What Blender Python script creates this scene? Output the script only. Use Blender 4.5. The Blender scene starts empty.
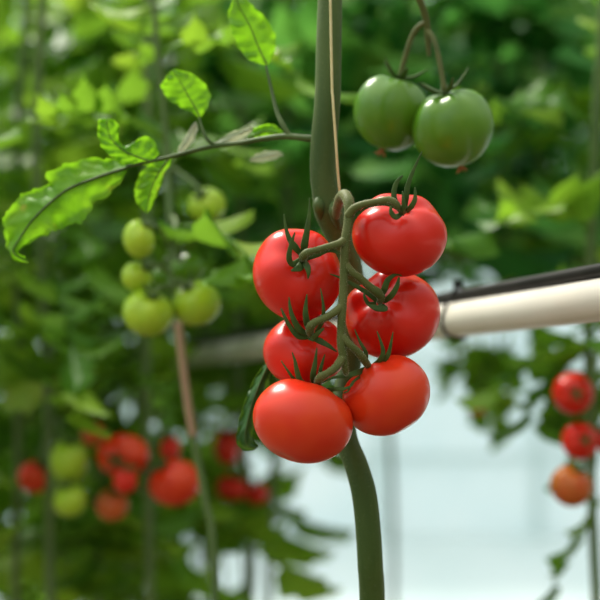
import bpy, math, random
from mathutils import Vector, Matrix, Quaternion, noise
from mathutils.bvhtree import BVHTree

random.seed(11)
sc = bpy.context.scene
COL = sc.collection
CAM_H = 1.5
LENS = 85.0
S = 36.0 / LENS
FOCUS = 0.985


def P(px, py, D):
    """point in the greenhouse seen at that place of the photograph, D metres away"""
    return Vector(((px - 300) / 600 * S * D, D, CAM_H + (300 - py) / 600 * S * D))


def PX(D):
    return S * D / 600


# ------------------------------------------------------------------ materials
def newmat(name):
    m = bpy.data.materials.new(name)
    m.use_nodes = True
    nt = m.node_tree
    nt.nodes.clear()
    out = nt.nodes.new('ShaderNodeOutputMaterial')
    return m, nt, out


def ramp(nt, stops):
    r = nt.nodes.new('ShaderNodeValToRGB')
    e = r.color_ramp.elements
    while len(e) < len(stops):
        e.new(0.5)
    for i, (p, c) in enumerate(stops):
        e[i].position = p
        e[i].color = (c[0], c[1], c[2], 1)
    return r


def noise_node(nt, scale, detail=3, coord='Object', rough=0.55):
    tc = nt.nodes.new('ShaderNodeTexCoord')
    n = nt.nodes.new('ShaderNodeTexNoise')
    n.inputs['Scale'].default_value = scale
    n.inputs['Detail'].default_value = detail
    n.inputs['Roughness'].default_value = rough
    nt.links.new(tc.outputs[coord], n.inputs['Vector'])
    return n


def fruit_mat(name, c1, c2, scale=26, rough=0.28, sss=0.2, sss_col=(1.0, 0.2, 0.06), bump=0.04):
    m, nt, out = newmat(name)
    n = noise_node(nt, scale, 2)
    r = ramp(nt, [(0.32, c1), (0.68, c2)])
    nt.links.new(n.outputs['Fac'], r.inputs['Fac'])
    b = nt.nodes.new('ShaderNodeBsdfPrincipled')
    nt.links.new(r.outputs['Color'], b.inputs['Base Color'])
    b.inputs['Roughness'].default_value = rough
    b.inputs['IOR'].default_value = 1.45
    b.inputs['Specular IOR Level'].default_value = 0.38
    b.inputs['Subsurface Weight'].default_value = sss
    b.inputs['Subsurface Radius'].default_value = sss_col
    b.inputs['Subsurface Scale'].default_value = 0.006
    b.inputs['Coat Weight'].default_value = 0.08
    b.inputs['Coat Roughness'].default_value = 0.2
    n2 = noise_node(nt, 900, 1)
    bp = nt.nodes.new('ShaderNodeBump')
    bp.inputs['Strength'].default_value = bump
    bp.inputs['Distance'].default_value = 0.0006
    nt.links.new(n2.outputs['Fac'], bp.inputs['Height'])
    nt.links.new(bp.outputs['Normal'], b.inputs['Normal'])
    nt.links.new(b.outputs['BSDF'], out.inputs['Surface'])
    return m


def simple_mat(name, c1, c2, scale, rough=0.6, bump=0.0, sheen=0.0, metallic=0.0, stretch=None, spec=0.5):
    m, nt, out = newmat(name)
    n = noise_node(nt, scale, 4)
    if stretch:
        mp = nt.nodes.new('ShaderNodeMapping')
        mp.inputs['Scale'].default_value = stretch
        tc = nt.nodes.new('ShaderNodeTexCoord')
        nt.links.new(tc.outputs['Object'], mp.inputs['Vector'])
        nt.links.new(mp.outputs['Vector'], n.inputs['Vector'])
    r = ramp(nt, [(0.3, c1), (0.7, c2)])
    nt.links.new(n.outputs['Fac'], r.inputs['Fac'])
    b = nt.nodes.new('ShaderNodeBsdfPrincipled')
    nt.links.new(r.outputs['Color'], b.inputs['Base Color'])
    b.inputs['Roughness'].default_value = rough
    b.inputs['Metallic'].default_value = metallic
    b.inputs['Specular IOR Level'].default_value = spec
    if sheen:
        b.inputs['Sheen Weight'].default_value = sheen
        b.inputs['Sheen Roughness'].default_value = 0.4
        b.inputs['Sheen Tint'].default_value = (0.85, 0.95, 0.7, 1)
    if bump:
        n2 = noise_node(nt, scale * 6, 3)
        bp = nt.nodes.new('ShaderNodeBump')
        bp.inputs['Strength'].default_value = bump
        bp.inputs['Distance'].default_value = 0.001
        nt.links.new(n2.outputs['Fac'], bp.inputs['Height'])
        nt.links.new(bp.outputs['Normal'], b.inputs['Normal'])
    nt.links.new(b.outputs['BSDF'], out.inputs['Surface'])
    return m


def leaf_mat(name, stops, trans=0.45, tcol=(0.35, 0.62, 0.04), rough=0.45, island=True, nscale=9.0, blotch=None):
    m, nt, out = newmat(name)
    if island:
        g = nt.nodes.new('ShaderNodeNewGeometry')
        n = noise_node(nt, nscale, 2)
        mx = nt.nodes.new('ShaderNodeMix')
        mx.data_type = 'FLOAT'
        mx.inputs['Factor'].default_value = 0.45
        nt.links.new(g.outputs['Random Per Island'], mx.inputs[2])
        nt.links.new(n.outputs['Fac'], mx.inputs[3])
        fac = mx.outputs[0]
    else:
        n = noise_node(nt, nscale, 3)
        fac = n.outputs['Fac']
    r = ramp(nt, stops)
    nt.links.new(fac, r.inputs['Fac'])
    col = r.outputs['Color']
    if blotch:
        nb = noise_node(nt, blotch[0], 3)
        rb = ramp(nt, [(blotch[1], (0, 0, 0)), (blotch[1] + 0.08, (1, 1, 1))])
        nt.links.new(nb.outputs['Fac'], rb.inputs['Fac'])
        mc = nt.nodes.new('ShaderNodeMix')
        mc.data_type = 'RGBA'
        nt.links.new(rb.outputs['Color'], mc.inputs['Factor'])
        nt.links.new(col, mc.inputs[6])
        mc.inputs[7].default_value = (*blotch[2], 1)
        col = mc.outputs[2]
    b = nt.nodes.new('ShaderNodeBsdfPrincipled')
    nt.links.new(col, b.inputs['Base Color'])
    b.inputs['Roughness'].default_value = rough
    b.inputs['Specular IOR Level'].default_value = 0.28
    t = nt.nodes.new('ShaderNodeBsdfTranslucent')
    mul = nt.nodes.new('ShaderNodeMix')
    mul.data_type = 'RGBA'
    mul.inputs['Factor'].default_value = 0.5
    nt.links.new(col, mul.inputs[6])
    mul.inputs[7].default_value = (*tcol, 1)
    nt.links.new(mul.outputs[2], t.inputs['Color'])
    ms = nt.nodes.new('ShaderNodeMixShader')
    ms.inputs['Fac'].default_value = trans
    nt.links.new(b.outputs['BSDF'], ms.inputs[1])
    nt.links.new(t.outputs['BSDF'], ms.inputs[2])
    nb2 = noise_node(nt, 55, 2)
    bp = nt.nodes.new('ShaderNodeBump')
    bp.inputs['Strength'].default_value = 0.35
    bp.inputs['Distance'].default_value = 0.003
    nt.links.new(nb2.outputs['Fac'], bp.inputs['Height'])
    nt.links.new(bp.outputs['Normal'], b.inputs['Normal'])
    nt.links.new(ms.outputs['Shader'], out.inputs['Surface'])
    return m


M = {}
M['red'] = fruit_mat('ripe_red_skin', (0.66, 0.010, 0.005), (0.70, 0.022, 0.007))
M['red_orange'] = fruit_mat('orange_red_skin', (0.68, 0.020, 0.005), (0.74, 0.055, 0.009))
M['turning'] = fruit_mat('turning_skin', (0.45, 0.16, 0.02), (0.62, 0.10, 0.02))
M['green'] = fruit_mat('unripe_green_skin', (0.065, 0.18, 0.008), (0.12, 0.25, 0.014), sss_col=(0.5, 0.8, 0.15))
M['lime'] = fruit_mat('pale_lime_skin', (0.27, 0.46, 0.022), (0.42, 0.56, 0.03), sss_col=(0.6, 0.9, 0.15))
M['calyx'] = simple_mat('calyx_green', (0.030, 0.065, 0.010), (0.07, 0.12, 0.022), 120, 0.6, 0.2, 0.06, spec=.3)
M['truss'] = simple_mat('truss_green', (0.060, 0.082, 0.014), (0.115, 0.120, 0.030), 60, 0.65, 0.3, 0.08, spec=.3)
M['stem'] = simple_mat('stem_green', (0.028, 0.064, 0.008), (0.070, 0.108, 0.020), 45, 0.6, 0.25, 0.08, stretch=(1, 1, 0.2), spec=.3)
M['hair'] = simple_mat('pale_hair', (0.42, 0.42, 0.26), (0.5, 0.5, 0.34), 50, 0.6)
M['bgstem'] = simple_mat('background_stem', (0.07, 0.13, 0.03), (0.13, 0.19, 0.05), 12, 0.6)
M['pinkstem'] = simple_mat('pinkish_brown_stem', (0.40, 0.23, 0.14), (0.46, 0.30, 0.20), 12, 0.6)
M['dry'] = simple_mat('dried_blossom', (0.30, 0.10, 0.03), (0.42, 0.18, 0.06), 80, 0.8)
M['string'] = simple_mat('pale_string', (0.62, 0.50, 0.22), (0.72, 0.62, 0.34), 150, 0.7)
M['pipe'] = simple_mat('white_pipe', (0.76, 0.69, 0.60), (0.84, 0.79, 0.71), 9, 0.3)
M['black'] = simple_mat('black_plastic', (0.008, 0.007, 0.007), (0.02, 0.017, 0.016), 30, 0.55, spec=.2)
M['leaf'] = leaf_mat('row_leaf', [(0.15, (0.020, 0.085, 0.008)), (0.36, (0.065, 0.20, 0.014)), (0.58, (0.14, 0.31, 0.02)), (0.78, (0.28, 0.44, 0.03)), (0.92, (0.50, 0.46, 0.10))])
M['leaf_teal'] = leaf_mat('bluish_leaf', [(0.15, (0.014, 0.085, 0.026)), (0.38, (0.034, 0.18, 0.045)), (0.60, (0.09, 0.29, 0.06)), (0.80, (0.22, 0.42, 0.07)), (0.94, (0.40, 0.48, 0.16))], tcol=(0.20, 0.60, 0.08), rough=.6)
M['leaf_bright'] = leaf_mat('painted_sunlit_leaf', [(0.15, (0.11, 0.28, 0.015)), (0.5, (0.22, 0.45, 0.025)), (0.85, (0.42, 0.58, 0.05))], trans=.55)  # backlight put into a lighter leaf colour, for leaves shaded from the sun
M['leaf_near'] = leaf_mat('near_leaf', [(0.25, (0.085, 0.26, 0.008)), (0.5, (0.15, 0.37, 0.012)), (0.8, (0.27, 0.46, 0.03))],
                          trans=0.5, tcol=(0.36, 0.75, 0.02), island=False, nscale=30, blotch=(34, 0.66, (0.50, 0.42, 0.06)))
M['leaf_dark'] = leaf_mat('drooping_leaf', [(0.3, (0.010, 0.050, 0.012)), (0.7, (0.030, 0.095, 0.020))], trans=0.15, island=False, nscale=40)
M['leaf_pale'] = leaf_mat('pale_underside', [(0.3, (0.40, 0.46, 0.30)), (0.7, (0.58, 0.56, 0.44))], trans=0.3, tcol=(0.6, 0.7, 0.4), island=False, nscale=25)


def wall_mat():
    m, nt, out = newmat('white_film_panel')
    n = noise_node(nt, 1.3, 3)
    r = ramp(nt, [(0.3, (0.69, 0.785, 0.82)), (0.7, (0.78, 0.84, 0.87))])
    nt.links.new(n.outputs['Fac'], r.inputs['Fac'])
    d = nt.nodes.new('ShaderNodeBsdfPrincipled')
    d.inputs['Roughness'].default_value = 0.5
    nt.links.new(r.outputs['Color'], d.inputs['Base Color'])
    t = nt.nodes.new('ShaderNodeBsdfTranslucent')
    nt.links.new(r.outputs['Color'], t.inputs['Color'])
    ms = nt.nodes.new('ShaderNodeMixShader')
    ms.inputs['Fac'].default_value = 0.72
    nt.links.new(d.outputs['BSDF'], ms.inputs[1])
    nt.links.new(t.outputs['BSDF'], ms.inputs[2])
    nt.links.new(ms.outputs['Shader'], out.inputs['Surface'])
    return m


M['wall'] = wall_mat()
M['floor'] = simple_mat('white_ground_film', (0.60, 0.70, 0.69), (0.70, 0.77, 0.76), 2.0, 0.55)
M['path'] = simple_mat('dark_unseen_floor', (0.07, 0.055, 0.035), (0.13, 0.10, 0.065), 3.0, 0.9)  # unseen near floor, made dark to cut pale reflections on the fruit
M['bar'] = simple_mat('white_aluminium_bar', (0.55, 0.66, 0.66), (0.62, 0.72, 0.72), 3.0, 0.4)


# ------------------------------------------------------------------ mesh helpers
class MB:
    def __init__(self):
        self.v = []
        self.f = []

    def add(self, v, f):
        o = len(self.v)
        self.v += [tuple(p) for p in v]
        self.f += [tuple(i + o for i in q) for q in f]

    def build(self, name, mat, parent=None, origin=None, smooth=True):
        org = Vector(origin) if origin is not None else Vector((0, 0, 0))
        me = bpy.data.meshes.new(name)
        me.from_pydata([(p[0] - org.x, p[1] - org.y, p[2] - org.z) for p in self.v], [], self.f)
        me.validate()
        if smooth:
            me.polygons.foreach_set('use_smooth', [True] * len(me.polygons))
        me.materials.append(mat)
        me.update()
        o = bpy.data.objects.new(name, me)
        COL.objects.link(o)
        o.location = org
        if parent is not None:
            o.parent = parent
            o.location = org - world_of(parent)
        return o


def world_of(o):
    p = Vector(o.location)
    while o.parent:
        o = o.parent
        p += Vector(o.location)
    return p


def tag(o, label=None, cat=None, group=None, kind=None):
    if label:
        o['label'] = label
    if cat:
        o['category'] = cat
    if group:
        o['group'] = group
    if kind:
        o['kind'] = kind
    return o


def thing(name, loc, label, cat, group=None):
    o = bpy.data.objects.new(name, None)
    o.empty_display_size = 0.02
    COL.objects.link(o)
    o.location = loc
    return tag(o, label, cat, group)


def smooth_path(pts, radii, n=5):
    """Catmull-Rom through the points; radii follow"""
    if len(pts) == 2:
        pts = [pts[0], (pts[0] + pts[1]) / 2, pts[1]]
        radii = [radii[0], (radii[0] + radii[1]) / 2, radii[1]]
    P_, R_ = [], []
    m = len(pts)
    for i in range(m - 1):
        p0, p1, p2, p3 = pts[max(i - 1, 0)], pts[i], pts[i + 1], pts[min(i + 2, m - 1)]
        for k in range(n):
            t = k / n
            P_.append(0.5 * ((2 * p1) + (p2 - p0) * t + (2 * p0 - 5 * p1 + 4 * p2 - p3) * t * t + (3 * p1 - p0 - 3 * p2 + p3) * t ** 3))
            R_.append(radii[i] * (1 - t) + radii[i + 1] * t)
    P_.append(pts[-1].copy())
    R_.append(radii[-1])
    return P_, R_


def tube(mb, pts, radii, seg=10, n=5, flat=1.0, facing=None, raw=False, groove=0.0):
    """round or flattened tapering tube; flat < 1 squeezes it along `facing`"""
    if not raw:
        pts, radii = smooth_path(pts, radii, n)
    vs, fs = [], []
    m = len(pts)
    tan = [(pts[min(i + 1, m - 1)] - pts[max(i - 1, 0)]).normalized() for i in range(m)]
    up = Vector(facing) if facing is not None else (Vector((0, -1, 0)) if abs(tan[0].y) < 0.9 else Vector((1, 0, 0)))
    for i in range(m):
        t = tan[i]
        u = (up - t * up.dot(t))
        if u.length < 1e-6:
            u = t.orthogonal()
        u.normalize()
        w = t.cross(u)
        up = u if facing is None else Vector(facing)
        for k in range(seg):
            a = 2 * math.pi * k / seg
            c, s_ = math.cos(a), math.sin(a)
            d = radii[i] * flat * c
            if groove and c > 0:
                d -= radii[i] * groove * (1 - abs(s_)) ** 2
            vs.append(pts[i] + u * d + w * (radii[i] * s_))
    for i in range(m - 1):
        for k in range(seg):
            k2 = (k + 1) % seg
            fs.append((i * seg + k, i * seg + k2, (i + 1) * seg + k2, (i + 1) * seg + k))
    fs.append(tuple(range(seg - 1, -1, -1)))
    fs.append(tuple((m - 1) * seg + k for k in range(seg)))
    mb.add(vs, fs)
    return pts, radii


def hairs(mb, pts, radii, count, length=0.0012):
    m = len(pts)
    for _ in range(count):
        i = random.randrange(m - 1)
        f = random.random()
        p = pts[i].lerp(pts[i + 1], f)
        r = radii[i] * (1 - f) + radii[i + 1] * f
        t = (pts[i + 1] - pts[i]).normalized()
        a = random.uniform(0, 6.283)
        u = t.orthogonal().normalized()
        d = (u * math.cos(a) + t.cross(u) * math.sin(a))
        d2 = (d + t * random.uniform(-0.4, 0.4)).normalized()
        b = p + d * r * 0.96
        L = length * random.uniform(0.5, 1.3)
        w = 0.00007
        e1 = d2.orthogonal().normalized()
        e2 = d2.cross(e1)
        mb.add([b + e1 * w, b - e1 * w * .5 + e2 * w, b - e1 * w * .5 - e2 * w, b + d2 * L], [(0, 1, 3), (1, 2, 3), (2, 0, 3)])


def fruit_shape(center, rx, ry, rd, axis, tilt=0.0, dent=0.2, dw=0.42, lobe=0.03, nl=5, ph=0.0, flat=0.92, nu=40, nv=56, pinch=0.0):
    """vertices of a tomato: dimple at the stalk end, faint shoulders and lobes; fitted to half-widths rx, rd, ry"""
    ax = Vector(axis).normalized()
    q = Vector((0, 0, 1)).rotation_difference(ax)
    vs = []
    for i in range(nu + 1):
        th = math.pi * i / nu
        for j in range(nv):
            p = 2 * math.pi * j / nv
            g = math.exp(-(th / dw) ** 2)
            sh = math.exp(-((th - 0.8) / 0.55) ** 2)
            r = 1 - dent * g + lobe * math.cos(nl * p + ph) * sh + 0.4 * lobe * math.cos(2 * p + ph * 2.3) * math.sin(th)
            r -= 0.05 * math.exp(-((math.pi - th) / 0.22) ** 2)
            r *= 1 - pinch * max(0, -math.cos(th)) ** 2 * math.sin(th)
            d = Vector((math.sin(th) * math.cos(p), math.sin(th) * math.sin(p), math.cos(th) * flat)) * r
            vs.append(q @ d)
    ct, st = math.cos(tilt), math.sin(tilt)
    rot = lambda v: Vector((v.x * ct + v.z * st, v.y, -v.x * st + v.z * ct))
    unrot = lambda v: Vector((v.x * ct - v.z * st, v.y, v.x * st + v.z * ct))
    vr = [rot(v) for v in vs]
    lo = [min(v[k] for v in vr) for k in range(3)]
    hi = [max(v[k] for v in vr) for k in range(3)]
    half = (rx, rd, ry)
    out = []
    for v in vr:
        w = Vector([(v[k] - (lo[k] + hi[k]) / 2) / ((hi[k] - lo[k]) / 2) * half[k] for k in range(3)])
        out.append(center + unrot(w))
    fs = []
    for i in range(nu):
        for j in range(nv):
            j2 = (j + 1) % nv
            a, b, c, d = i * nv + j, i * nv + j2, (i + 1) * nv + j2, (i + 1) * nv + j
            fs.append((a, d, c, b))
    return out, fs, out[0].copy(), ax


# ------------------------------------------------------------------ the truss of six ripe tomatoes
HERO = [
    # name-key, cx, cy, rx, ry, depth, axis, tilt, material, label
    dict(k='A', c=(297.5, 274.5), r=(44.5, 46.5), D=1.000, ax=(.20, -.86, .46), tilt=.10, ph=.4, lobe=.03,
         label='ripe red tomato at upper left of the sharp truss, long sepals pointing up against green'),
    dict(k='B', c=(399.5, 235), r=(47.5, 42), D=0.992, ax=(.11, -.66, .74), tilt=0, ph=1.2, lobe=.035,
         label='ripe red tomato topmost on the right of the sharp truss, dimpled heart-like top'),
    dict(k='C', c=(304.5, 351), r=(41.5, 36), D=1.012, ax=(.20, -.80, .56), tilt=0, ph=2.0, lobe=.025,
         label='ripe red tomato in the middle left of the truss, tucked behind the lowest left tomato'),
    dict(k='D', c=(392.5, 314), r=(47.5, 45.5), D=1.022, ax=(-.38, -.80, .46), tilt=0, ph=.0, lobe=.05,
         label='ripe red tomato in the middle right of the truss, shaded calyx, against the white pipe'),
    dict(k='E', c=(302.5, 422), r=(50.5, 41), D=0.975, ax=(.40, .32, .86), tilt=-.20, ph=.9, lobe=.02,
         label='ripe orange-red tomato lowest on the left of the truss, nearest, sepals sticking up behind it'),
    dict(k='F', c=(387, 397), r=(45, 37.5), D=0.994, ax=(-.52, .18, .80), tilt=.42, ph=1.7, lobe=.03,
         label='ripe orange-red tomato lowest on the right of the truss, tilted over the bending stem'),
]
BVH = {}
for h in HERO:
    D = h['D']
    px = PX(D)
    c = P(*h['c'], D)
    rd = (h['r'][0] + h['r'][1]) / 2 * px * 0.98
    vs, fs, dent_pt, ax = fruit_shape(c, h['r'][0] * px, h['r'][1] * px, rd, h['ax'], tilt=h['tilt'], ph=h['ph'], lobe=h['lobe'],
                                      nu=56, nv=80, dent=.22)
    h['root'] = thing('tomato', c, h['label'], 'tomato', 'ripe tomatoes on the sharp truss')
    mb = MB()
    mb.add(vs, fs)
    h['fruit'] = mb.build('fruit', M['red_orange' if h['k'] in 'EF' else 'red'], h['root'], c)
    h['dent'] = dent_pt
    h['axis'] = ax
    BVH[h['k']] = BVHTree.FromPolygons([tuple(v) for v in vs], fs)
HK = {h['k']: h for h in HERO}
CAM = Vector((0, 0, CAM_H))


def front(px, py, skip=''):
    d = P(px, py, 1.0) - CAM
    best = 9
    for k, b in BVH.items():
        if k in skip:
            continue
        hit = b.ray_cast(CAM, d.normalized())
        if hit[0] is not None:
            best = min(best, hit[0].y)
    return best


def lay(pp, skip='', clear=0.0, n=6):
    """(px, py, D, half-width px) control points -> world path kept in front of the fruit it lies over"""
    ctrl = [Vector((p[0], p[1], p[2])) for p in pp]
    rr = [p[3] for p in pp]
    path, rad = smooth_path(ctrl, rr, n)
    D = []
    for p, r in zip(path, rad):
        f = front(p.x, p.y, skip)
        D.append(min(p.z, f - r * PX(1) * clear))
    for _ in range(3):
        D2 = D[:]
        for i in range(1, len(D) - 1):
            D2[i] = min(D[i], (D[i - 1] + D[i] + D[i + 1]) / 3)
        D = D2
    return [P(p.x, p.y, d) for p, d in zip(path, D)], [r * PX(1) for r in rad]


# sepals: control points (px, py, D, half width); they lie over the fruit unless skipped
SEP = {
    'A': ('', [
        [(303, 256, .975, 2.2), (295, 247, .968, 3.8), (289, 238, .966, 2.6), (285.5, 226, .966, 1.6), (284, 214, .966, .4)],
        [(304, 255, .975, 2.6), (304.5, 245, .968, 4.0), (307.5, 228, .966, 2.9), (309.5, 212, .966, 1.6), (309.5, 198, .966, .4)],
        [(301, 259, .974, 2.4), (293, 264, .964, 3.4), (289, 258, .957, 3.0), (291, 245, .955, 2.2), (295, 232, .954, .5)],
        [(302, 260, .974, 2.4), (300, 267, .966, 4.2), (296, 269, .962, 3.0), (291, 271, .962, .5)],
        [(305, 261, .974, 2.6), (307, 266, .966, 3.8), (308.5, 272, .964, 2.4), (308, 279, .965, .4)],
        [(308, 258, .974, 2.4), (318, 254, .966, 3.2), (329, 250, .964, 2.6), (341, 254, .966, .6)],
    ]),
    'B': ('', [
        [(405, 209, .966, 2.2), (406, 198, .961, 3.2), (408, 185, .960, 2.6), (414, 169, .960, 1.7), (422, 151.5, .960, .5)],
        [(401, 209, .967, 2.2), (395, 201, .962, 3.2), (394, 192, .962, 2.8), (397, 182, .962, 2.2), (403, 175.5, .962, .6)],
        [(407, 211, .966, 2.2), (411, 207, .959, 2.9), (415, 199, .957, 2.4), (415, 187, .957, .6)],
        [(402, 213, .966, 2.2), (396, 217, .957, 3.0), (391.5, 213, .953, 2.6), (390.5, 206, .953, .8)],
        [(404, 214, .966, 2.4), (404, 209, .958, 3.0), (403.5, 202, .955, 2.0), (402.5, 191, .955, .5)],
        [(398, 209, .968, 1.6), (385, 204, .966, 1.9), (368, 207, .964, 1.5), (358, 215, .966, 1.1), (353, 223, .968, .4)],
    ]),
    'C': ('', [
        [(308, 337, .980, 2.4), (298, 336, .974, 3.0), (289, 325, .970, 2.2), (284, 315, .968, 1.6), (281, 308, .968, .4)],
        [(308, 335, .980, 2.6), (299, 329, .973, 3.8), (293, 318, .969, 2.7), (290, 307, .968, 1.7), (289, 297, .968, .4)],
        [(310, 333, .980, 2.6), (307, 323, .972, 3.6), (305.5, 311, .969, 2.8), (307, 294, .968, .4)],
        [(316, 332, .980, 1.8), (322, 322, .973, 2.3), (323.5, 308, .970, 1.7), (320.5, 288, .970, .4)],
        [(313, 338, .980, 2.4), (320, 341, .975, 3.4), (329, 346, .974, 2.3), (337, 352, .976, .4)],
        [(309, 338, .980, 2.2), (312, 339, .970, 3.0), (318, 333, .965, 2.4), (324, 328, .964, .8)],
    ]),
    'D': ('', [
        [(377, 301, .990, 2.4), (366, 292, .984, 2.6), (352, 284, .981, 2.0), (341, 278, .979, 1.4), (330, 274, .977, .4)],
        [(379, 299, .990, 2.6), (384, 290, .982, 3.6), (388, 280, .980, 3.0), (396, 274.5, .980, 1.4), (402, 276, .981, .4)],
        [(383, 302, .990, 2.4), (391, 296, .981, 3.2), (397, 286, .978, 2.6), (399, 277, .978, .8)],
        [(380, 304, .990, 2.4), (385, 308, .980, 3.6), (376, 308, .979, 3.2), (367, 304, .980, .8)],
        [(376, 303, .990, 2.0), (369, 304, .982, 2.4), (365, 298, .980, 1.8), (364, 292, .981, .4)],
    ]),
    'E': ('E', [
        [(313, 388, .985, 2.4), (301, 382, .976, 3.2), (297, 371, .973, 2.6), (295, 361, .972, 1.6), (292, 352, .972, .4)],
        [(308, 389, .985, 1.6), (295, 380, .977, 1.7), (288, 371, .974, 1.3), (281, 360.5, .974, .4)],
        [(316, 387, .984, 2.6), (313, 377, .973, 3.3), (315, 364, .970, 2.4), (317, 347.5, .970, .4)],
        [(320, 385, .984, 1.8), (320, 373, .976, 2.2), (322, 364, .975, 1.6), (325, 354, .975, .4)],
        [(324, 391, .980, 2.0), (334, 389, .972, 2.4), (343, 389, .969, 1.8), (351, 386, .970, .9), (355, 381, .971, .3)],
    ]),
    'F': ('F', [
        [(370, 368, .990, 2.2), (380, 360, .981, 2.8), (383, 350, .978, 2.2), (377, 331, .977, .4)],
        [(373, 367, .990, 2.2), (386, 358, .981, 2.7), (390, 348, .979, 1.9), (393, 332, .978, .4)],
        [(366, 366, .990, 1.8), (366, 353, .984, 2.2), (360, 342, .982, 1.5), (354.5, 329, .981, .4)],
        [(366, 369, .988, 3.0), (356, 373, .975, 3.2), (344, 376, .972, 2.0), (332, 378, .975, 1.4), (322, 383, .978, .4)],
        [(368, 371, .988, 2.0), (353, 382, .972, 1.2), (348, 391, .970, .9), (343, 393, .970, .4)],
    ]),
}
for k, (skip, seps) in SEP.items():
    h = HK[k]
    cal = MB()
    # the small green disc the sepals leave from
    e = h['axis']
    base = h['dent']
    tube(cal, [base - e * 0.003, base + e * .0015, base + e * 0.003], [0.0035, 0.0038, 0.0012], seg=14, n=3)
    calo = cal.build('calyx', M['calyx'], h['root'], base)
    for sp in seps:
        pts, rr = lay(sp, skip, clear=0.9)
        mb = MB()
        tube(mb, pts, rr, seg=10, raw=True, flat=0.32, facing=(0.25, -1, 0.15), groove=0.18)
        mb.build('sepal', M['calyx'], calo, pts[0])

# ------------------------------------------------------------------ the hero plant
HP = P(352, 300, 1.065)
plant = thing('tomato_plant', (HP.x, HP.y, 0.0), 'sharp hairy-stemmed tomato plant carrying the ripe red truss, bending stem in the middle', 'tomato plant')
stem_pts = [(330, -560, 1.10, 11), (333, -300, 1.08, 11.5), (331, -60, 1.07, 12), (329, 40, 1.06, 12.8), (327.5, 100, 1.055, 13), (324, 140, 1.055, 13.2), (323, 170, 1.055, 13),
            (326, 197, 1.055, 13.3), (329, 212, 1.056, 14.5), (337, 232, 1.06, 13), (349, 263, 1.066, 12.5), (354, 310, 1.07, 12), (350, 362, 1.07, 11.5), (343, 405, 1.06, 11),
            (347, 440, 1.048, 11), (357, 468, 1.04, 12), (365, 500, 1.035, 12.6), (370, 560, 1.035, 12.8), (372, 660, 1.05, 12.8), (366, 1100, 1.08, 13), (360, 2280, 1.08, 13)]
mb = MB()
sp, sr = tube(mb, [P(a, b, d) for a, b, d, r in stem_pts], [r * PX(d) for a, b, d, r in stem_pts], seg=20, n=8)
# swollen nodes where leaf and truss leave the stem
for (a, b, d, r) in [(318.5, 208, 1.045, 6), (334, 213, 1.04, 6)]:
    tube(mb, [P(a + 2, b - 13, d + .012), P(a, b - 2, d), P(a + 5, b + 16, d + .012)], [r * .35 * PX(d), r * PX(d), r * .4 * PX(d)], seg=12, n=5)
main_stem = mb.build('main_stem', M['stem'], plant, (HP.x, HP.y, 0))
hb = MB()
lo = [i for i, p in enumerate(sp) if CAM_H - .25 < p.z < CAM_H + .28]
hairs(hb, sp[lo[0]:lo[-1]], sr[lo[0]:lo[-1]], 2600, 0.0014)
ho = hb.build('stem_hair', M['hair'], main_stem, (HP.x, HP.y, 0), smooth=False)
tag(ho, 'fine pale hairs', kind='stuff')

# truss stalk: leaves the stem behind, arches over the top, hangs in front of the fruit
mb = MB()
rach = [(335, 226, 1.058, 4.2), (336.5, 212, 1.034, 4.6), (340, 199, 1.000, 5.4), (344.5, 195, .985, 5.6), (348.5, 201, .975, 5.4), (349.5, 211, .971, 5.2), (348, 224, .969, 4.6), (345.5, 240, .967, 4.6),
        (344.5, 262, .967, 4.4), (343.5, 285, .966, 4.0), (342.3, 308, .965, 4.3), (341, 330, .965, 3.9), (341.5, 345, .965, 4.4), (344, 360, .966, 3.8), (345.5, 371, .968, 3.0), (346.5, 375, .970, 1.2)]
pts, rr = lay(rach, 'EF', clear=1.0, n=7)
tube(mb, pts, rr, seg=14, raw=True)
truss = mb.build('truss_stalk', M['truss'], plant, pts[0])
hb = MB()
hairs(hb, pts, rr, 1600, 0.0011)
PED = [
    ('', [(345, 240, .967, 4.2), (338, 244, .963, 3.8), (327, 247, .961, 3.4), (315, 250.5, .960, 3.3), (307, 253, .961, 4.2), (303, 257, .965, 4.0), (302, 259, .972, 3.2)]),
    ('', [(348, 216, .969, 4.4), (354, 208.5, .966, 4.0), (364, 204, .962, 3.4), (377, 201.5, .959, 3.2), (388, 200, .958, 3.8), (395, 203, .957, 3.6), (399, 208, .959, 3.2), (403, 212, .966, 3.2)]),
    ('', [(342, 306, .965, 4.2), (335, 312, .963, 3.8), (325, 318, .962, 3.3), (316, 322, .962, 3.6), (311, 326, .963, 4.4), (310, 331, .967, 4.0), (311, 335, .975, 3.2)]),
    ('', [(345, 264, .967, 4.2), (352, 272, .966, 3.6), (361, 279, .968, 3.6), (370, 287, .971, 3.8), (377, 292, .973, 4.4), (381, 297, .978, 4.0), (380, 301, .986, 3.2)]),
    ('E', [(342, 358, .965, 4.2), (336, 367, .961, 3.9), (328, 373, .961, 3.6), (321, 377, .964, 4.4), (318, 382, .972, 4.0), (318, 387, .983, 3.0)]),
    ('F', [(342, 336, .965, 4.0), (349, 344, .964, 3.5), (356, 350, .966, 3.5), (362, 357, .970, 4.0), (367, 364, .978, 3.6), (370, 369, .990, 3.0)]),
]
for skip, pp in PED:
    pts, rr = lay(pp, skip, clear=1.0, n=6)
    mb = MB()
    tube(mb, pts, rr, seg=12, raw=True)
    hairs(hb, pts, rr, 260, 0.0010)
    mb.build('pedicel', M['truss'], truss, pts[0])
ho = hb.build('truss_hair', M['hair'], truss, (HP.x, HP.y, CAM_H), smooth=False)
tag(ho, 'fine pale hairs', kind='stuff')


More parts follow.
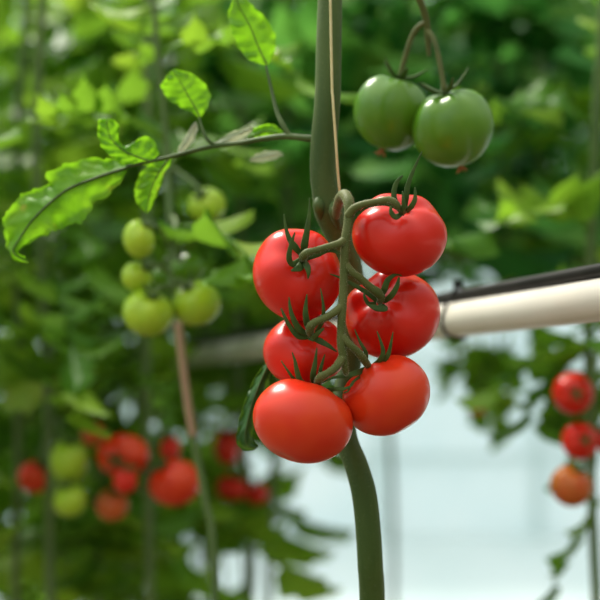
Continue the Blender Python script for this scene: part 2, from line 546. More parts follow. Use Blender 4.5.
# leaflets drawn from their two edges, curled and rippled in depth
def resample(pp, n):
    pp = [Vector((a, b)) for a, b in pp]
    L = [0]
    for i in range(1, len(pp)):
        L.append(L[-1] + (pp[i] - pp[i - 1]).length)
    out = []
    j = 0
    for i in range(n):
        t = L[-1] * i / (n - 1)
        while j < len(L) - 2 and L[j + 1] < t:
            j += 1
        f = (t - L[j]) / max(L[j + 1] - L[j], 1e-9)
        out.append(pp[j].lerp(pp[j + 1], min(f, 1)))
    return out


def edge_leaf(up, mid, low, D, d_tip=0.0, fold=0.008, ripple=0.003, curl=0.004, n=36, m=7, seed=0, lean=0.0, vein_relief=.0012, rag=1.0):
    U, C, L = resample(up, n), resample(mid, n), resample(low, n)
    vs, fs = [], []
    w = 2 * m + 1
    for i in range(n):
        t = i / (n - 1)
        for j in range(w):
            s_ = (j - m) / m
            a = U[i] if s_ > 0 else L[i]
            p = C[i].lerp(a, abs(s_))
            out_ = (a - C[i]).normalized() if (a - C[i]).length > 1e-6 else Vector((0, 0))
            p += out_ * (rag * abs(s_) ** 3 * (1.6 * noise.noise(Vector((a.x * .16, a.y * .16, seed))) + .9 * noise.noise(Vector((a.x * .45, a.y * .45, seed + 5)))))
            nz = noise.noise(Vector((p.x * .07 + seed, p.y * .07, seed * 1.7)))
            d = D + d_tip * t + fold * abs(s_) ** 1.3 + ripple * nz * 2.2 * abs(s_) + lean * s_
            d += vein_relief * math.sin(46 * t - 7 * abs(s_)) * min(1, abs(s_) * 2)
            d += .5 * ripple * noise.noise(Vector((p.x * .22 + seed, p.y * .22, 4.1)))
            d -= curl * max(0, abs(s_) - .72) ** 2 * 12
            vs.append(P(p.x, p.y, d))
    for i in range(n - 1):
        for j in range(w - 1):
            fs.append((i * w + j, i * w + j + 1, (i + 1) * w + j + 1, (i + 1) * w + j))
    return vs, fs


def leaflet(parent, name, mat, up, mid, low, D, vein=1.2, **kw):
    mb = MB()
    v, f = edge_leaf(up, mid, low, D, **kw)
    mb.add(v, f)
    o = mb.build(name, mat, parent, v[0])
    if vein:
        mv = MB()
        dt = kw.get('d_tip', 0)
        k = len(mid) - 1
        tube(mv, [P(a, b, D + dt * i / k - .0006) for i, (a, b) in enumerate(mid)], [vein * PX(D) * (1 - .75 * i / k) for i in range(k + 1)], seg=8, n=4)
        mv.build('midrib', M['stem'], o, v[0])
    return o


LD = 1.10
mb = MB()
pet = [(318, 139, 1.055, 4.2), (305, 138, 1.06, 3.6), (285, 136.5, 1.07, 3.2), (262, 139, 1.08, 2.6), (240, 143, 1.09, 2.4), (215, 146, 1.10, 2.4), (192, 151, 1.10, 2.2), (170, 157, 1.10, 2.0), (150, 161.5, 1.10, 1.8), (126, 167, 1.10, 1.6)]
tube(mb, [P(a, b, d) for a, b, d, r in pet], [r * PX(d) for a, b, d, r in pet], seg=10, n=6)
# side stalks
tube(mb, [P(290, 136, 1.068), P(283, 125, 1.072), P(277, 112, 1.08), P(272, 92, 1.09), P(266, 66, 1.10)], [2.4 * PX(1.07), 2.6 * PX(1.07), 2.2 * PX(1.07), 1.8 * PX(1.07), 1.2 * PX(1.07)], seg=8)
tube(mb, [P(216, 146, 1.10), P(207, 139, 1.10), P(202, 128, 1.105), P(199, 118, 1.11)], [1.8 * PX(1.1), 1.8 * PX(1.1), 1.5 * PX(1.1), 1.1 * PX(1.1)], seg=8)
leaf = mb.build('leaf', M['stem'], plant, P(318, 139, 1.055))
leaf['label'] = 'long leaf reaching left with a ragged bright tip'
leaflet(leaf, 'leaflet', M['leaf_near'],
        [(126, 164), (115, 159), (105, 158), (95, 157), (85, 159), (75, 162), (62, 164), (57, 169), (49, 172), (44, 177), (50, 182), (42, 187), (31, 191), (22, 194), (15, 201), (8, 210), (2, 217), (2, 224), (5, 235), (6, 246), (9, 254), (16, 260), (28, 263)],
        [(127, 168), (110, 173), (90, 180), (72, 187), (58, 196), (42, 210), (30, 223), (20, 238), (13, 250), (18, 257), (29, 262)],
        [(127, 171), (124, 178), (115, 189), (105, 197), (95, 204), (87, 214), (82, 225), (74, 222), (62, 228), (50, 233), (40, 238), (30, 243), (22, 247), (18, 252), (22, 257), (30, 261)],
        LD, vein=1.7, fold=.010, ripple=.004, curl=.006, n=64, m=8, seed=3, lean=.006, rag=2.0)
leaflet(leaf, 'leaflet', M['leaf_near'],
        [(150, 164), (140, 165), (128, 165), (118, 161), (108, 154), (101, 145), (98, 135), (96.5, 127), (98.5, 120), (104, 118)],
        [(151, 162), (138, 157), (124, 151), (112, 140), (108, 130), (107, 118.5)],
        [(153, 161), (158, 155), (157.5, 146), (152, 139), (145, 136), (139, 138), (134, 143), (129, 147), (124, 147), (119.5, 142), (118, 134), (119.5, 127), (116, 121), (109, 118.5)],
        LD - .003, vein=.9, fold=.006, ripple=.003, curl=.004, n=48, m=7, seed=7, rag=1.3)
leaflet(leaf, 'leaflet', M['leaf_near'],
        [(168, 157), (158, 160), (148, 165), (141, 172), (137, 180), (134, 190), (135, 200), (140, 208), (146, 213)],
        [(169, 158), (162, 168), (155, 180), (150, 193), (146, 213)],
        [(172, 158), (170, 165), (165, 174), (160, 186), (156, 198), (152, 206), (147, 213)],
        LD + .01, vein=1.0, fold=.008, ripple=.004, seed=12)
leaflet(leaf, 'leaflet', M['leaf_pale'],
        [(178, 153), (179, 147), (184, 138), (189, 130), (194, 122)],
        [(179, 154), (184, 146), (189, 138), (195, 122)],
        [(182, 153), (189, 147), (194, 140), (198, 130), (197, 122)],
        1.115, vein=0, fold=.006, ripple=.002, n=20, m=4, seed=14)['label'] = 'curled leaflet showing its pale underside'
leaflet(leaf, 'leaflet', M['leaf_pale'],
        [(212, 144), (220, 139), (232, 132), (243, 128), (252, 126)],
        [(213, 145), (226, 140), (240, 133), (253, 127)],
        [(215, 146), (230, 146), (243, 141), (250, 134), (254, 127)],
        1.10, vein=0, fold=.006, ripple=.003, n=20, m=4, seed=17)['label'] = 'pale grey-green leaflet'
leaflet(leaf, 'leaflet', M['leaf_near'],
        [(238, 142), (246, 134), (255, 128), (266, 124), (276, 125), (283, 132)],
        [(239, 143), (252, 136), (266, 131), (284, 134)],
        [(241, 144), (254, 142), (268, 140), (278, 138), (285, 135)],
        1.11, vein=.8, fold=.006, ripple=.003, n=24, m=5, seed=19)
leaflet(leaf, 'leaflet', M['leaf_pale'],
        [(250, 158), (256, 154), (266, 151), (276, 151), (282, 153)],
        [(250, 160), (262, 157), (274, 154), (283, 154)],
        [(250, 162), (260, 163), (270, 161), (278, 158), (283, 155)],
        1.14, vein=0, fold=.005, ripple=.002, n=20, m=4, seed=21)['label'] = 'pale bluish leaflet'
leaflet(leaf, 'leaflet', M['leaf_near'],
        [(199, 118), (190, 112), (178, 106), (166, 98), (160, 86), (168, 74)],
        [(200, 117), (193, 104), (186, 92), (178, 78), (172, 70)],
        [(202, 117), (207, 108), (210, 96), (206, 84), (194, 74), (176, 69)],
        1.12, vein=.9, fold=.008, ripple=.004, n=28, m=5, seed=23)
leaflet(leaf, 'leaflet', M['leaf_near'],
        [(266, 66), (252, 62), (240, 50), (232, 34), (228, 14), (234, -6)],
        [(267, 65), (258, 46), (250, 26), (240, 8), (234, -8)],
        [(269, 65), (275, 52), (276, 36), (266, 18), (250, 2), (236, -8)],
        1.11, vein=.9, fold=.010, ripple=.004, n=28, m=5, seed=25)
# dark leaf drooping behind the lower left tomato
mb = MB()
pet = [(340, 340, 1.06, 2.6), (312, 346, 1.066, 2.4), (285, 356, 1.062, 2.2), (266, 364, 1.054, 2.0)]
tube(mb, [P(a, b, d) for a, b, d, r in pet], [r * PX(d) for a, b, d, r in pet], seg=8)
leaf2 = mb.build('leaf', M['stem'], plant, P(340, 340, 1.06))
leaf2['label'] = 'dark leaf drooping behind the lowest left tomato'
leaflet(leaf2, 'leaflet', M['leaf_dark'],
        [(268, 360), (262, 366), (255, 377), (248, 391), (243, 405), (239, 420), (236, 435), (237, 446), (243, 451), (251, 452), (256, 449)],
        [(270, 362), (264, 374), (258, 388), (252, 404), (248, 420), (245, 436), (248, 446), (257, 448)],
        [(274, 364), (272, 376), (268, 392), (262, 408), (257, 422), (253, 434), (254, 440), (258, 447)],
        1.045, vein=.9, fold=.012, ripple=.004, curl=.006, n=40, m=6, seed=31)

# support string beside the stem
mb = MB()
st = [(318, -700, 1.04), (327, -200, 1.04), (331.5, 60, 1.041), (333, 100, 1.040), (335, 130, 1.040), (336.5, 152, 1.041), (338, 175, 1.045), (340.5, 198, 1.049)]
tube(mb, [P(a, b, d) for a, b, d in st], [1.25 * PX(1.04)] * len(st), seg=8, n=5)
o = mb.build('support_string', M['string'], None, P(333, 100, 1.04))
tag(o, 'thin pale yellow support string running down beside the thick central stem', 'string')


# ------------------------------------------------------------------ other tomatoes
BG_FRUIT = []


def star_calyx(mb, base, ax, size, ns=5, seed=0, back=0.25):
    rnd = random.Random(seed)
    q = Vector((0, 0, 1)).rotation_difference(ax)
    for i in range(ns):
        a = 2 * math.pi * i / ns + rnd.uniform(-.2, .2)
        d = Vector((math.cos(a), math.sin(a), 0))
        L = size * rnd.uniform(.8, 1.2)
        pts = [base + q @ (d * L * f + Vector((0, 0, z * L))) for f, z in ((0.02, .05), (.4, .16), (.75, .30 + back * .5), (1.0, .36 + back * 1.3))]
        tube(mb, pts, [size * .10, size * .17, size * .11, size * .015], seg=8, n=4, flat=.4, facing=(q @ Vector((0, 0, 1))))


def bg_tomato(px, py, rx, ry, D, ax, mat, label, group, stalk_to=None, ph=0.0, dent=.16, tilt=0.0, blossom=False, size=.62):
    c = P(px, py, D)
    k = PX(D)
    root = thing('tomato', c, label, 'tomato', group)
    vs, fs, dp, a = fruit_shape(c, rx * k, ry * k, (rx + ry) / 2 * k, ax, ph=ph, lobe=.03, dent=dent, tilt=tilt, nu=28, nv=40)
    mb = MB()
    mb.add(vs, fs)
    mb.build('fruit', mat, root, c)
    BG_FRUIT.append((root, mb))
    cm = MB()
    star_calyx(cm, dp + a * .001, a, (rx + ry) / 2 * k * size, seed=int(px * 7 + py))
    tube(cm, [dp - a * .002, dp + a * .003], [.003, .002], seg=8, n=2)
    cm.build('calyx', M['calyx'], root, dp)
    if blossom:
        bb = MB()
        e = vs[-1]
        q = Vector((0, 0, 1)).rotation_difference(-a)
        for i in range(5):
            an = i * 1.257 + .3
            tube(bb, [e - (-a) * .001, e + q @ Vector((math.cos(an) * .002, math.sin(an) * .002, .004)), e + q @ Vector((math.cos(an) * .006, math.sin(an) * .005, .005 + .002 * (i % 2)))], [.0012, .0012, .0004], seg=6, n=3)
        bb.build('dried_blossom', M['dry'], root, e)
    return dp + a * .003


# two green tomatoes at the top, on a higher truss of the same plant
tops = [bg_tomato(453, 128, 40.5, 39.5, 1.13, (-.25, -.25, .94), M['green'], 'large green unripe tomato at the top, right one of the near green pair', 'green pair at the top', ph=.5, blossom=True),
        bg_tomato(391, 113, 37.5, 38, 1.16, (.25, -.15, .95), M['green'], 'large green unripe tomato at the top, left one of the near green pair', 'green pair at the top', ph=1.5, blossom=True)]
mb = MB()
stalk = [(330, -30, 1.07, 4), (352, -50, 1.08, 4), (385, -42, 1.11, 4), (412, -15, 1.13, 3.8), (425, 15, 1.14, 3.6), (428, 40, 1.145, 3.4), (429, 56, 1.145, 2.0)]
tube(mb, [P(a, b, d) for a, b, d, r in stalk], [r * PX(d) for a, b, d, r in stalk], seg=12, n=6)
t2 = mb.build('truss_stalk', M['truss'], plant, P(330, -30, 1.07))
for dp, st_ in zip(tops, [(427, 30, 1.143), (426, 22, 1.141)]):
    mb = MB()
    a = P(*st_)
    mid = (a + dp) / 2 + Vector((0, 0, .012))
    tube(mb, [a, mid, dp], [3 * PX(1.1), 2.8 * PX(1.1), 2.8 * PX(1.1)], seg=10, n=6)
    mb.build('pedicel', M['truss'], t2, a)


# ------------------------------------------------------------------ background plants
def leaflet_grid(mb, org, fwd, side, L, W, rnd, droop):
    nrm = fwd.cross(side).normalized()
    n, m = 7, 2
    prof = [0.12, .62, 1.0, .82, .92, .55, .04]
    ph = rnd.uniform(0, 6)
    vs, fs = [], []
    w = 2 * m + 1
    for i in range(n):
        t = i / (n - 1)
        for j in range(w):
            s_ = (j - m) / m
            wob = 1 + .18 * math.sin(ph + i * 2.4 + j)
            y = s_ * W * .5 * prof[i] * wob
            z = .22 * W * abs(s_) - droop * L * t * t + .05 * W * math.sin(ph + 3 * t + 2 * s_)
            vs.append(org + fwd * (t * L) + side * y + nrm * z)
    for i in range(n - 1):
        for j in range(w - 1):
            fs.append((i * w + j, i * w + j + 1, (i + 1) * w + j + 1, (i + 1) * w + j))
    mb.add(vs, fs)


def compound_leaf(mb, org, az, elev, L, rnd, droop=.9, fat=1.0):
    """a tomato leaf: arching stalk with pairs of lobed leaflets and one at the tip"""
    h = Vector((math.cos(az), math.sin(az), 0))
    pts = []
    p = org.copy()
    N = 8
    e = elev
    for i in range(N + 1):
        pts.append(p.copy())
        d = h * math.cos(e) + Vector((0, 0, 1)) * math.sin(e)
        p = p + d * (L / N)
        e -= droop / N * rnd.uniform(1.0, 1.8)
    tube(mb, pts, [.0028 - .0018 * i / N for i in range(N + 1)], seg=5, raw=True)
    for i in range(2, N + 1):
        d = (pts[i] - pts[i - 1]).normalized()
        sd = d.cross(Vector((0, 0, 1)))
        if sd.length < .05:
            sd = Vector((-h.y, h.x, 0))
        sd.normalize()
        sd = (Quaternion(d, rnd.uniform(-.5, .5)) @ sd)
        if i == N:
            leaflet_grid(mb, pts[i], d, sd, L * .36 * rnd.uniform(.8, 1.2), L * .22 * fat, rnd, .4)
        elif i % 2 == 0 or rnd.random() < .55:
            for sgn in (-1, 1):
                f = (sd * sgn * rnd.uniform(.8, 1.1) + d * .55 + Vector((0, 0, rnd.uniform(-.45, .1)))).normalized()
                s2 = (d * -sgn + sd * .5)
                s2 = (s2 - f * s2.dot(f)).normalized()
                k = math.sin(math.pi * (.25 + .6 * i / N))
                leaflet_grid(mb, pts[i], f, s2, L * .30 * k * rnd.uniform(.75, 1.25), L * .19 * fat * k, rnd, rnd.uniform(.2, .7))


DONE = []        # (owner, lo, hi, tree) of what already stands: leaves grow clear of it
WAIT = []        # plants whose leaves come last


def reg(owner, mb):
    if mb.v:
        lo = [min(v[k] for v in mb.v) for k in range(3)]
        hi = [max(v[k] for v in mb.v) for k in range(3)]
        DONE.append((owner, lo, hi, BVHTree.FromPolygons(mb.v, mb.f)))


def clear_of_others(owner, mb):
    lo = [min(v[k] for v in mb.v) for k in range(3)]
    hi = [max(v[k] for v in mb.v) for k in range(3)]
    t = BVHTree.FromPolygons(mb.v, mb.f)
    for o2, l2, h2, t2_ in DONE:
        if o2 is not owner and all(lo[k] < h2[k] and hi[k] > l2[k] for k in range(3)) and t.overlap(t2_):
            return False
    return True


def row_plant(px, D, zlo, zhi, n, label, group=None, mat='leaf', L=(.26, .40), seed=0, stem_px=None, stem_mat='bgstem', stem_r=.006, fat=1.0, foot=None, aim=None, hang=()):
    rnd = random.Random(seed + int(px * 13 + D * 100))
    b = P(px, 300, D)
    fx = P(foot, 300, D).x if foot else b.x
    root = thing('tomato_plant', (fx, b.y, 0), label, 'tomato plant', group)
    top = max(zhi + .15, 2.3)
    if stem_px:
        path = [P(*q) for q in stem_px]
    elif foot:
        # the long bare stem is laid sideways along the row, then trained up
        zl = CAM_H + .018 * D
        path = [Vector((fx, b.y, z)) for z in (0, .5, 1.0, zl - .12)] + [Vector((fx + (b.x - fx) * f, b.y, zl + .02 * D * f)) for f in (.06, .35, .65, .94)] + [Vector((b.x, b.y, z)) for z in (zl + .17, 1.9, top)]
    else:
        path = [Vector((b.x + rnd.uniform(-.02, .02), b.y + rnd.uniform(-.02, .02), z)) for z in [0, .4, .8, 1.1, 1.4, 1.7, 2.0, top]]
    mb = MB()
    sp_, _ = tube(mb, path, [stem_r] * len(path), seg=8, n=5)
    mb.build('main_stem', M[stem_mat], root, root.location)
    reg(root, mb)
    WAIT.append((D, px, root, sp_, zlo, zhi, n, mat, L, fat, foot, aim, hang, rnd, b))
    return root


def grow_leaves():
    for D, px, root, sp_, zlo, zhi, n, mat, L, fat, foot, aim, hang, rnd, b in sorted(WAIT, key=lambda w: w[:2]):
        mb = MB()
        for (hx, hy, az, el, ln) in hang:
            for k in range(6):
                one = MB()
                compound_leaf(one, P(hx, hy, D), az + .35 * k, el, ln * (1 - .08 * k), rnd, droop=.25, fat=fat * 1.2)
                if clear_of_others(root, one):
                    mb.add([Vector(v) for v in one.v], one.f)
                    break
        az = rnd.uniform(0, 6.28)
        for i in range(n):
            z = zlo + (zhi - zlo) * (i + rnd.uniform(-.3, .3)) / max(n - 1, 1)
            q = min(sp_, key=lambda v: abs(v.z - z) + (abs(v.x - b.x) if foot else 0))
            az += 2.4 + rnd.uniform(-.4, .4)
            for k in range(9):
                one = MB()
                compound_leaf(one, q, az if aim is None or k else aim, rnd.uniform(.1, .75), rnd.uniform(*L) * (1 - .06 * k), rnd, fat=fat)
                if clear_of_others(root, one):
                    mb.add([Vector(v) for v in one.v], one.f)
                    break
                az += .8
        if mb.v:
            mb.build('foliage', M[mat], root, root.location)
            reg(root, mb)


def truss_of(root, pts, r, tomatoes):
    """a stalk with a short pedicel to each tomato; pts (px, py, D)"""
    mb = MB()
    path, _ = tube(mb, [P(*q) for q in pts], [r] * len(pts), seg=8, n=6)
    t = mb.build('truss_stalk', M['bgstem'], root, path[0])
    reg(root, mb)
    for dp in tomatoes:
        a = min(path, key=lambda v: (v - dp).length)
        m2 = MB()
        tube(m2, [a, (a + dp) / 2 + Vector((0, -.002, .006)), dp], [r * .9] * 3, seg=8, n=4)
        m2.build('pedicel', M['bgstem'], t, a)
    return t


# green cluster at the left, on a plant with a pinkish bare stem
gp = row_plant(176, 1.42, 1.56, 1.95, 7, 'blurred tomato plant with a slanting pinkish-brown stem below the green cluster', None, 'leaf', L=(.16, .24), seed=8,
               stem_px=[(120, -700, 1.45), (150, -60, 1.45), (166, 140, 1.45), (172, 250, 1.42), (178, 325, 1.40), (184, 375, 1.40), (192, 430, 1.40), (205, 500, 1.40), (214, 580, 1.40), (220, 1000, 1.40), (222, 1814, 1.40)], stem_r=.0036)
seg_mb = MB()
tube(seg_mb, [P(*q) for q in [(178, 322, 1.397), (180.5, 345, 1.397), (184, 375, 1.397), (188.5, 408, 1.397), (193, 436, 1.397)]], [.0040] * 5, seg=10, n=5)
seg_mb.build('bare_stem', M['pinkstem'], gp, P(178, 322, 1.4))['label'] = 'pinkish-brown woody stretch'
GC = 'green cluster on the left'
D0 = 1.32
gt = [bg_tomato(148, 313, 25.5, 23.5, D0, (.25, -.5, .8), M['lime'], 'pale green tomato, biggest of the blurred left cluster, lowest on its left side', GC, ph=.3),
      bg_tomato(196, 303, 25, 23, D0 + .02, (-.35, -.5, .8), M['lime'], 'pale green tomato lowest on the right of the blurred left cluster', GC, ph=1.3),
      bg_tomato(137, 277, 15.5, 15, D0 + .01, (.6, -.4, .6), M['lime'], 'small lime tomato between the topmost and the biggest one of the left cluster', GC, ph=2.3),
      bg_tomato(139, 239, 16, 19.5, D0 - .01, (.5, -.3, .8), M['lime'], 'bright yellow-lime tomato topmost on the left side of the blurred cluster', GC, ph=.9),
      bg_tomato(160, 278, 9.5, 10, D0 + .04, (.3, -.2, .9), M['green'], 'tiny green tomato squeezed in the middle of the blurred left cluster', GC, ph=.1),
      bg_tomato(188, 268, 17, 15, D0 + .06, (-.5, -.4, .7), M['green'], 'darker green tomato just above the lowest right one of the left cluster', GC, ph=.6),
      bg_tomato(207, 205, 19, 18, D0 + .10, (-.3, -.7, .5), M['lime'], 'pale green tomato with a dark calyx alone above the blurred left cluster', None, ph=.6)]
truss_of(gp, [(170, 215, 1.44), (176, 222, 1.40), (172, 240, 1.355), (170, 262, 1.345), (171, 285, 1.335), (172, 294, 1.335)], .0022, gt[:6])
truss_of(gp, [(168, 165, 1.446), (178, 172, 1.44), (194, 184, 1.42), (202, 194, 1.41)], .0022, gt[6:])

# ripe tomatoes low on the left
rp_ = row_plant(140, 1.80, 1.42, 1.50, 3, 'blurred tomato plant behind the orange-red tomatoes at lower left', None, 'leaf', L=(.18, .26), seed=5, aim=-2.2,
                stem_px=[(150, -500, 1.85), (148, 100, 1.83), (146, 300, 1.80), (146, 420, 1.80), (149, 520, 1.80), (152, 900, 1.80), (150, 1480, 1.8)])
RB = 'ripe tomatoes low on the left'
D1 = 1.66
rt = [bg_tomato(123, 455, 26.5, 21.5, D1, (-.1, -.75, -.1), M['red_orange'], 'blurred orange-red tomato with a dark calyx, biggest at lower left', RB, size=.5),
      bg_tomato(125, 481, 12.5, 12.5, D1 - .05, (.2, -.2, .9), M['red'], 'small bright red blurred tomato under the biggest lower-left one', RB),
      bg_tomato(175, 483, 26, 23, D1 + .01, (-.5, -.3, .8), M['red_orange'], 'blurred orange-red tomato just left of the green stem at lower left', RB, ph=.8),
      bg_tomato(112, 505, 17, 16, D1 + .02, (.2, -.4, .8), M['turning'], 'blurred yellow-orange tomato low under the small bright red one', RB, ph=1.1),
      bg_tomato(170, 449, 10.5, 13, D1 + .10, (0, -.3, .9), M['red'], 'small dark red tomato above the orange-red one left of the green stem', RB, ph=1.1)]
truss_of(rp_, [(147, 405, 1.80), (148, 412, 1.76), (147, 430, 1.71), (146, 455, 1.69), (145, 480, 1.68), (143, 493, 1.68)], .0024, rt)
lp = row_plant(50, 1.78, 1.40, 1.50, 3, 'blurred tomato plant behind the lime tomatoes at far lower left', None, 'leaf', L=(.18, .26), seed=15, aim=-1.2)
lt = [bg_tomato(69, 461, 19.5, 21, D1, (.1, -.3, .9), M['lime'], 'blurred lime-green tomato left of the orange-red ones at lower left', RB, ph=.8),
      bg_tomato(70, 501, 17, 16, D1 - .02, (-.2, -.3, .9), M['lime'], 'blurred lime-green tomato right under the other lime one at lower left', RB, ph=.2),
      bg_tomato(34, 477, 16, 16, D1 + .12, (.5, -.3, .8), M['red_orange'], 'dull red blurred tomato nearest the left edge', RB, ph=1.9),
      bg_tomato(93, 434, 12, 12, D1 + .10, (-.5, -.3, .8), M['turning'], 'yellowish blurred tomato above the lime one at lower left', RB, ph=.9)]
truss_of(lp, [(50, 418, 1.78), (56, 420, 1.76), (60, 430, 1.72), (55, 455, 1.70), (52, 478, 1.69), (54, 490, 1.68)], .0024, lt)
dp_ = row_plant(243, 2.15, 1.50, 1.62, 3, 'blurred thin tomato plant just left of the drooping dark leaf', None, 'leaf', L=(.18, .26), seed=25, aim=2.2)
DB = 'dark red tomatoes left of the drooping leaf'
dt_ = [bg_tomato(227, 447, 13, 18, 2.08, (.3, -.3, .9), M['red'], 'dark red blurred tomato left of the drooping dark leaf tip', DB),
       bg_tomato(232, 488, 16, 13, 2.08, (.3, -.3, .9), M['red'], 'dark red blurred tomato low between the green stem and the bright wall', DB, ph=1),
       bg_tomato(257, 494, 12, 11, 2.10, (-.3, -.3, .9), M['red'], 'small dark red blurred tomato below the drooping dark leaf', DB, ph=2)]
truss_of(dp_, [(243, 412, 2.15), (243, 420, 2.12), (243, 445, 2.10), (244, 470, 2.10), (245, 482, 2.10)], .0022, dt_)

# ripe tomatoes at the right edge
rr_ = row_plant(600, 1.66, 1.47, 2.1, 12, 'blurred tomato plant on the right edge bearing the hanging red tomatoes', None, 'leaf', L=(.18, .28), seed=35, fat=1.3, hang=[(600, 330, 2.9, -.7, .13), (600, 345, 1.9, -.9, .16), (598, 322, 2.6, -.4, .15), (602, 400, .3, -.9, .14), (603, 450, -.2, -.8, .16), (601, 500, 2.6, -.9, .12), (602, 350, .2, -.9, .16)])
RR = 'hanging tomatoes at the right edge'
D2_ = 1.55
st2 = [bg_tomato(573, 393, 20.5, 21, D2_, (-.05, -1, .05), M['red'], 'blurred red tomato topmost of the hanging cluster at the right edge', RR, size=.42, dent=.1),
       bg_tomato(580, 441, 18.5, 19, D2_, (.1, -1, .15), M['red'], 'blurred red tomato in the middle of the hanging cluster at the right edge', RR, size=.42, dent=.1),
       bg_tomato(571, 486, 21, 20.5, D2_ - .02, (.3, -.3, .9), M['turning'], 'blurred orange-green tomato lowest of the hanging cluster at the right edge', RR, ph=1),
       bg_tomato(611, 440, 14.5, 15, D2_ + .02, (-.5, -.5, .7), M['red'], 'red tomato cut off by the right edge beside the hanging cluster', RR, ph=2)]
truss_of(rr_, [(600, 352, 1.66), (597, 358, 1.63), (595, 380, 1.60), (595, 420, 1.60), (595, 460, 1.59), (592, 470, 1.58)], .0024, st2)

# leafy growth hanging under the pipe, with one tiny fruit
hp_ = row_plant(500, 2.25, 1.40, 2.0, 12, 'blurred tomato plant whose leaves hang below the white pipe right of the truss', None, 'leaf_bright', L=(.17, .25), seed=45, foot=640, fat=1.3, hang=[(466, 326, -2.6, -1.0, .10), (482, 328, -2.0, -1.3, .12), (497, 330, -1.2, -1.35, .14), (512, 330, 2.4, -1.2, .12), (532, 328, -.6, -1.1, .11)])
tiny = bg_tomato(477, 409, 7, 6, 2.2, (.3, 0, .9), M['red_orange'], 'tiny orange tomato hanging under the leaves below the white pipe', None)
truss_of(hp_, [(497, 350, 2.25), (490, 360, 2.22), (481, 385, 2.2), (478, 398, 2.2)], .002, [tiny])

# the left mass of leaves
G1 = 'dense leafy plants on the left'
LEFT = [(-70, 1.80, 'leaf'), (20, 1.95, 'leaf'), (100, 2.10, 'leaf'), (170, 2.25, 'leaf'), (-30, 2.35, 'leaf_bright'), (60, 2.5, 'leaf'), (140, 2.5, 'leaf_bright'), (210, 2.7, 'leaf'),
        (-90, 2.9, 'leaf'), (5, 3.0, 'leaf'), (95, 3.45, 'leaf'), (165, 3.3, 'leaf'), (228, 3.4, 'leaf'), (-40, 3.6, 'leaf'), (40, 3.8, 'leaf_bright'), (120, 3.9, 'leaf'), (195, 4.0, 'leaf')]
for i, (px, D, mt) in enumerate(LEFT):
    row_plant(px, D, 1.5 - (.06 if px > 150 else .20) * D, 1.5 + .25 * D, int((20 if px < 150 else 17) + 3 * D), 'blurred leafy tomato plant in the dense green mass filling the left background', G1, mt, seed=3, L=(.28, .42), fat=1.35)
# upper right
G2 = 'leafy tops behind the white pipe'
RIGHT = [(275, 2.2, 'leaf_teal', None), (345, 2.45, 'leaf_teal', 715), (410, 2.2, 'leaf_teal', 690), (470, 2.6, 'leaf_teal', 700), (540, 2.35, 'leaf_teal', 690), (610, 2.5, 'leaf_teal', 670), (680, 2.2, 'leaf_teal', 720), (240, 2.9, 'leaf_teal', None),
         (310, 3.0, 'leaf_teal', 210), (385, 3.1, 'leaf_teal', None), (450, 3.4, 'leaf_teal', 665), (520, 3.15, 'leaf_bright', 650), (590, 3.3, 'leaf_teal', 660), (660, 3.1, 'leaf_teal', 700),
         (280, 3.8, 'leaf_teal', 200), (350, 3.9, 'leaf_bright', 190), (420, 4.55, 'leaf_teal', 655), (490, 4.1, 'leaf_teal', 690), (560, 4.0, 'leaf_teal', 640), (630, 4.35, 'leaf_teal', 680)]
HANG = {470: [(445, 222, -2.4, -.5, .24), (470, 245, -2.8, -.55, .22), (500, 245, -1.2, -.7, .2)], 540: [(520, 250, -2.6, -.5, .2), (548, 245, -.5, -.6, .2)]}
for i, (px, D, mt, ft) in enumerate(RIGHT):
    row_plant(px, D, 1.5 + .035 * D, 1.5 + .25 * D, int(14 + 2 * D), 'blurred leafy tomato plant with bare lower stem in the row above the white pipe', G2, mt, seed=5, foot=ft, hang=HANG.get(px, ()), L=(.28, .42), fat=1.35)

# floor, wall
def box(mb, x0, x1, y0, y1, z0, z1):
    v = [(x, y, z) for x in (x0, x1) for y in (y0, y1) for z in (z0, z1)]
    mb.add([Vector(p) for p in v], [(0, 1, 3, 2), (4, 6, 7, 5), (0, 4, 5, 1), (2, 3, 7, 6), (0, 2, 6, 4), (1, 5, 7, 3)])


mb = MB()
box(mb, -9, 9, -4, 5.2, -.05, 0)
tag(mb.build('floor', M['path'], smooth=False), kind='structure')
mb = MB()
box(mb, -9, 9, 5.2, 9, -.05, 0)
tag(mb.build('floor', M['floor'], smooth=False), kind='structure')
mb = MB()
box(mb, -9, 9, 9, 9.02, 0, 3.6)
wall = tag(mb.build('wall_back', M['wall'], smooth=False), kind='structure')
for x in [-7.5 + 1.0 * i for i in range(16)]:
    mb = MB()
    box(mb, x - .03, x + .03, 8.93, 9.0, 0, 3.6)
    mb.build('glazing_bar', M['bar'], wall, (x, 8.97, 0), smooth=False)
for z in (.5, 1.1, 1.7, 2.4):
    mb = MB()
    box(mb, -9, 9, 8.95, 9.0, z - .02, z + .02)
    mb.build('rail', M['bar'], wall, (0, 8.97, z), smooth=False)

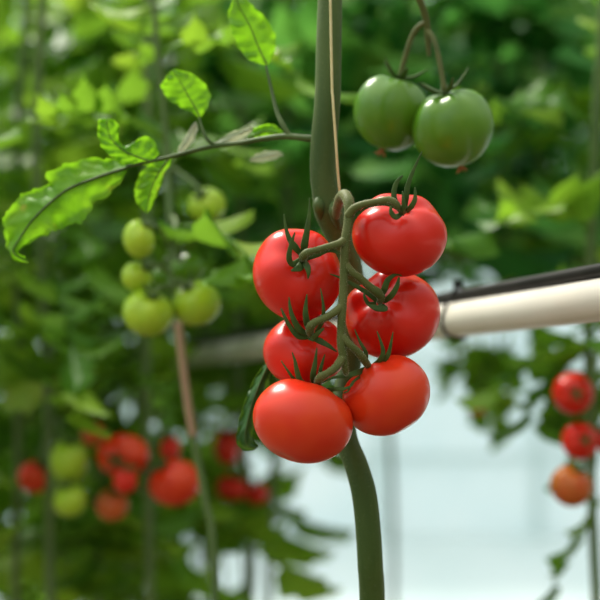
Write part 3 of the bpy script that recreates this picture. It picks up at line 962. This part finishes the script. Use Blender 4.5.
# ------------------------------------------------------------------ pipe, hose, tie
DR = 1.08
A_ = P(600, 300, DR)
B_ = P(123, 366, DR * 43 / 16.3)
dirp = (B_ - A_).normalized()
PR = 43 / 2 * PX(DR)
a0, b0 = A_ - dirp * .35, B_ + dirp * 1.2
mb = MB()
tube(mb, [a0, (a0 + b0) / 2, b0], [PR] * 3, seg=40, n=4)
reg('pipe', mb)
tag(mb.build('pipe', M['pipe'], None, a0), 'thick white pipe running across behind the ripe tomatoes', 'pipe')
upn = (Vector((0, 0, 1)) - dirp * dirp.z).normalized()
off = upn * (PR + .0059) + Vector((0, .0, 0))
mb = MB()
tube(mb, [a0 + off, (a0 + b0) / 2 + off, b0 + off], [.0057] * 3, seg=14, n=30)
reg('hose', mb)
tag(mb.build('hose', M['black'], None, a0 + off), 'thin black hose lying along the top of the white pipe', 'hose')
# tie loop
fr = 1 / DR
tpos = None
for i in range(400):
    q = a0.lerp(b0, i / 400)
    if (q.x / q.y * 600 / S + 300) < 461:
        tpos = q
        break
mb = MB()
sd = dirp.cross(upn).normalized()
ring = []
for i in range(49):
    a = 2 * math.pi * i / 48
    c = tpos + upn * math.cos(a) * (PR + .0015 + .0125 * max(0, math.cos(a)) ** 3) + sd * math.sin(a) * (PR + .0015) - dirp * .004 * math.cos(a)
    ring.append(c)
tube(mb, ring, [.0016] * 49, seg=8, raw=True)
tie = mb.build('cable_tie', M['black'], None, tpos)
mb = MB()
hp = tpos + upn * (PR + .0145)
box(mb, -.004, .004, -.003, .003, -.002, .006)
mb.v = [tuple(hp + Vector(v)) for v in mb.v]
mb.build('tie_head', M['black'], tie, hp, smooth=False)
tag(tie, 'black cable tie looped around the white pipe and hose', 'cable tie')

for r_, m_ in BG_FRUIT:
    reg(r_, m_)
grow_leaves()

# ------------------------------------------------------------------ light, world, camera
w = bpy.data.worlds.new('World')
sc.world = w
w.use_nodes = True
nt = w.node_tree
bg = nt.nodes['Background']
tc = nt.nodes.new('ShaderNodeTexCoord')
sx = nt.nodes.new('ShaderNodeSeparateXYZ')
nt.links.new(tc.outputs['Generated'], sx.inputs['Vector'])
mr = nt.nodes.new('ShaderNodeMapRange')
mr.inputs['From Min'].default_value = 0.0
mr.inputs['From Max'].default_value = 1.0
nt.links.new(sx.outputs['Z'], mr.inputs['Value'])
rp = ramp(nt, [(0.0, (.24, .27, .20)), (.22, (.30, .34, .28)), (.55, (.75, .84, .86)), (1.0, (1.25, 1.25, 1.2))])
nt.links.new(mr.outputs['Result'], rp.inputs['Fac'])
mr2 = nt.nodes.new('ShaderNodeMapRange')
mr2.inputs['From Min'].default_value = 0.25
mr2.inputs['From Max'].default_value = -1.0
mr2.inputs['To Min'].default_value = 0.85
mr2.inputs['To Max'].default_value = 2.0
nt.links.new(sx.outputs['X'], mr2.inputs['Value'])
vm = nt.nodes.new('ShaderNodeVectorMath')
vm.operation = 'SCALE'
nt.links.new(rp.outputs['Color'], vm.inputs[0])
nt.links.new(mr2.outputs['Result'], vm.inputs['Scale'])
nt.links.new(vm.outputs['Vector'], bg.inputs['Color'])
bg.inputs['Strength'].default_value = 1.15

sun = bpy.data.lights.new('sun', 'SUN')
sun.energy = 5.5
sun.angle = math.radians(18)
sun.color = (1.0, .95, .84)
so = bpy.data.objects.new('sun', sun)
COL.objects.link(so)
so.rotation_euler = Vector((-.38, .50, .78)).to_track_quat('Z', 'Y').to_euler()
so.location = (-2, 1, 4)

cam = bpy.data.cameras.new('camera')
cam.lens = LENS
cam.sensor_width = 36
cam.clip_start = .05
cam.dof.use_dof = True
cam.dof.focus_distance = FOCUS
cam.dof.aperture_fstop = 4.1
cam.dof.aperture_blades = 0
co = bpy.data.objects.new('camera', cam)
COL.objects.link(co)
co.location = (0, 0, CAM_H)
co.rotation_euler = (math.radians(90), 0, 0)
sc.camera = co

sc.view_settings.view_transform = 'Standard'
sc.view_settings.look = 'None'
sc.view_settings.gamma = 1
sc.view_settings.exposure = 0.17
sc.cycles.use_denoising = True
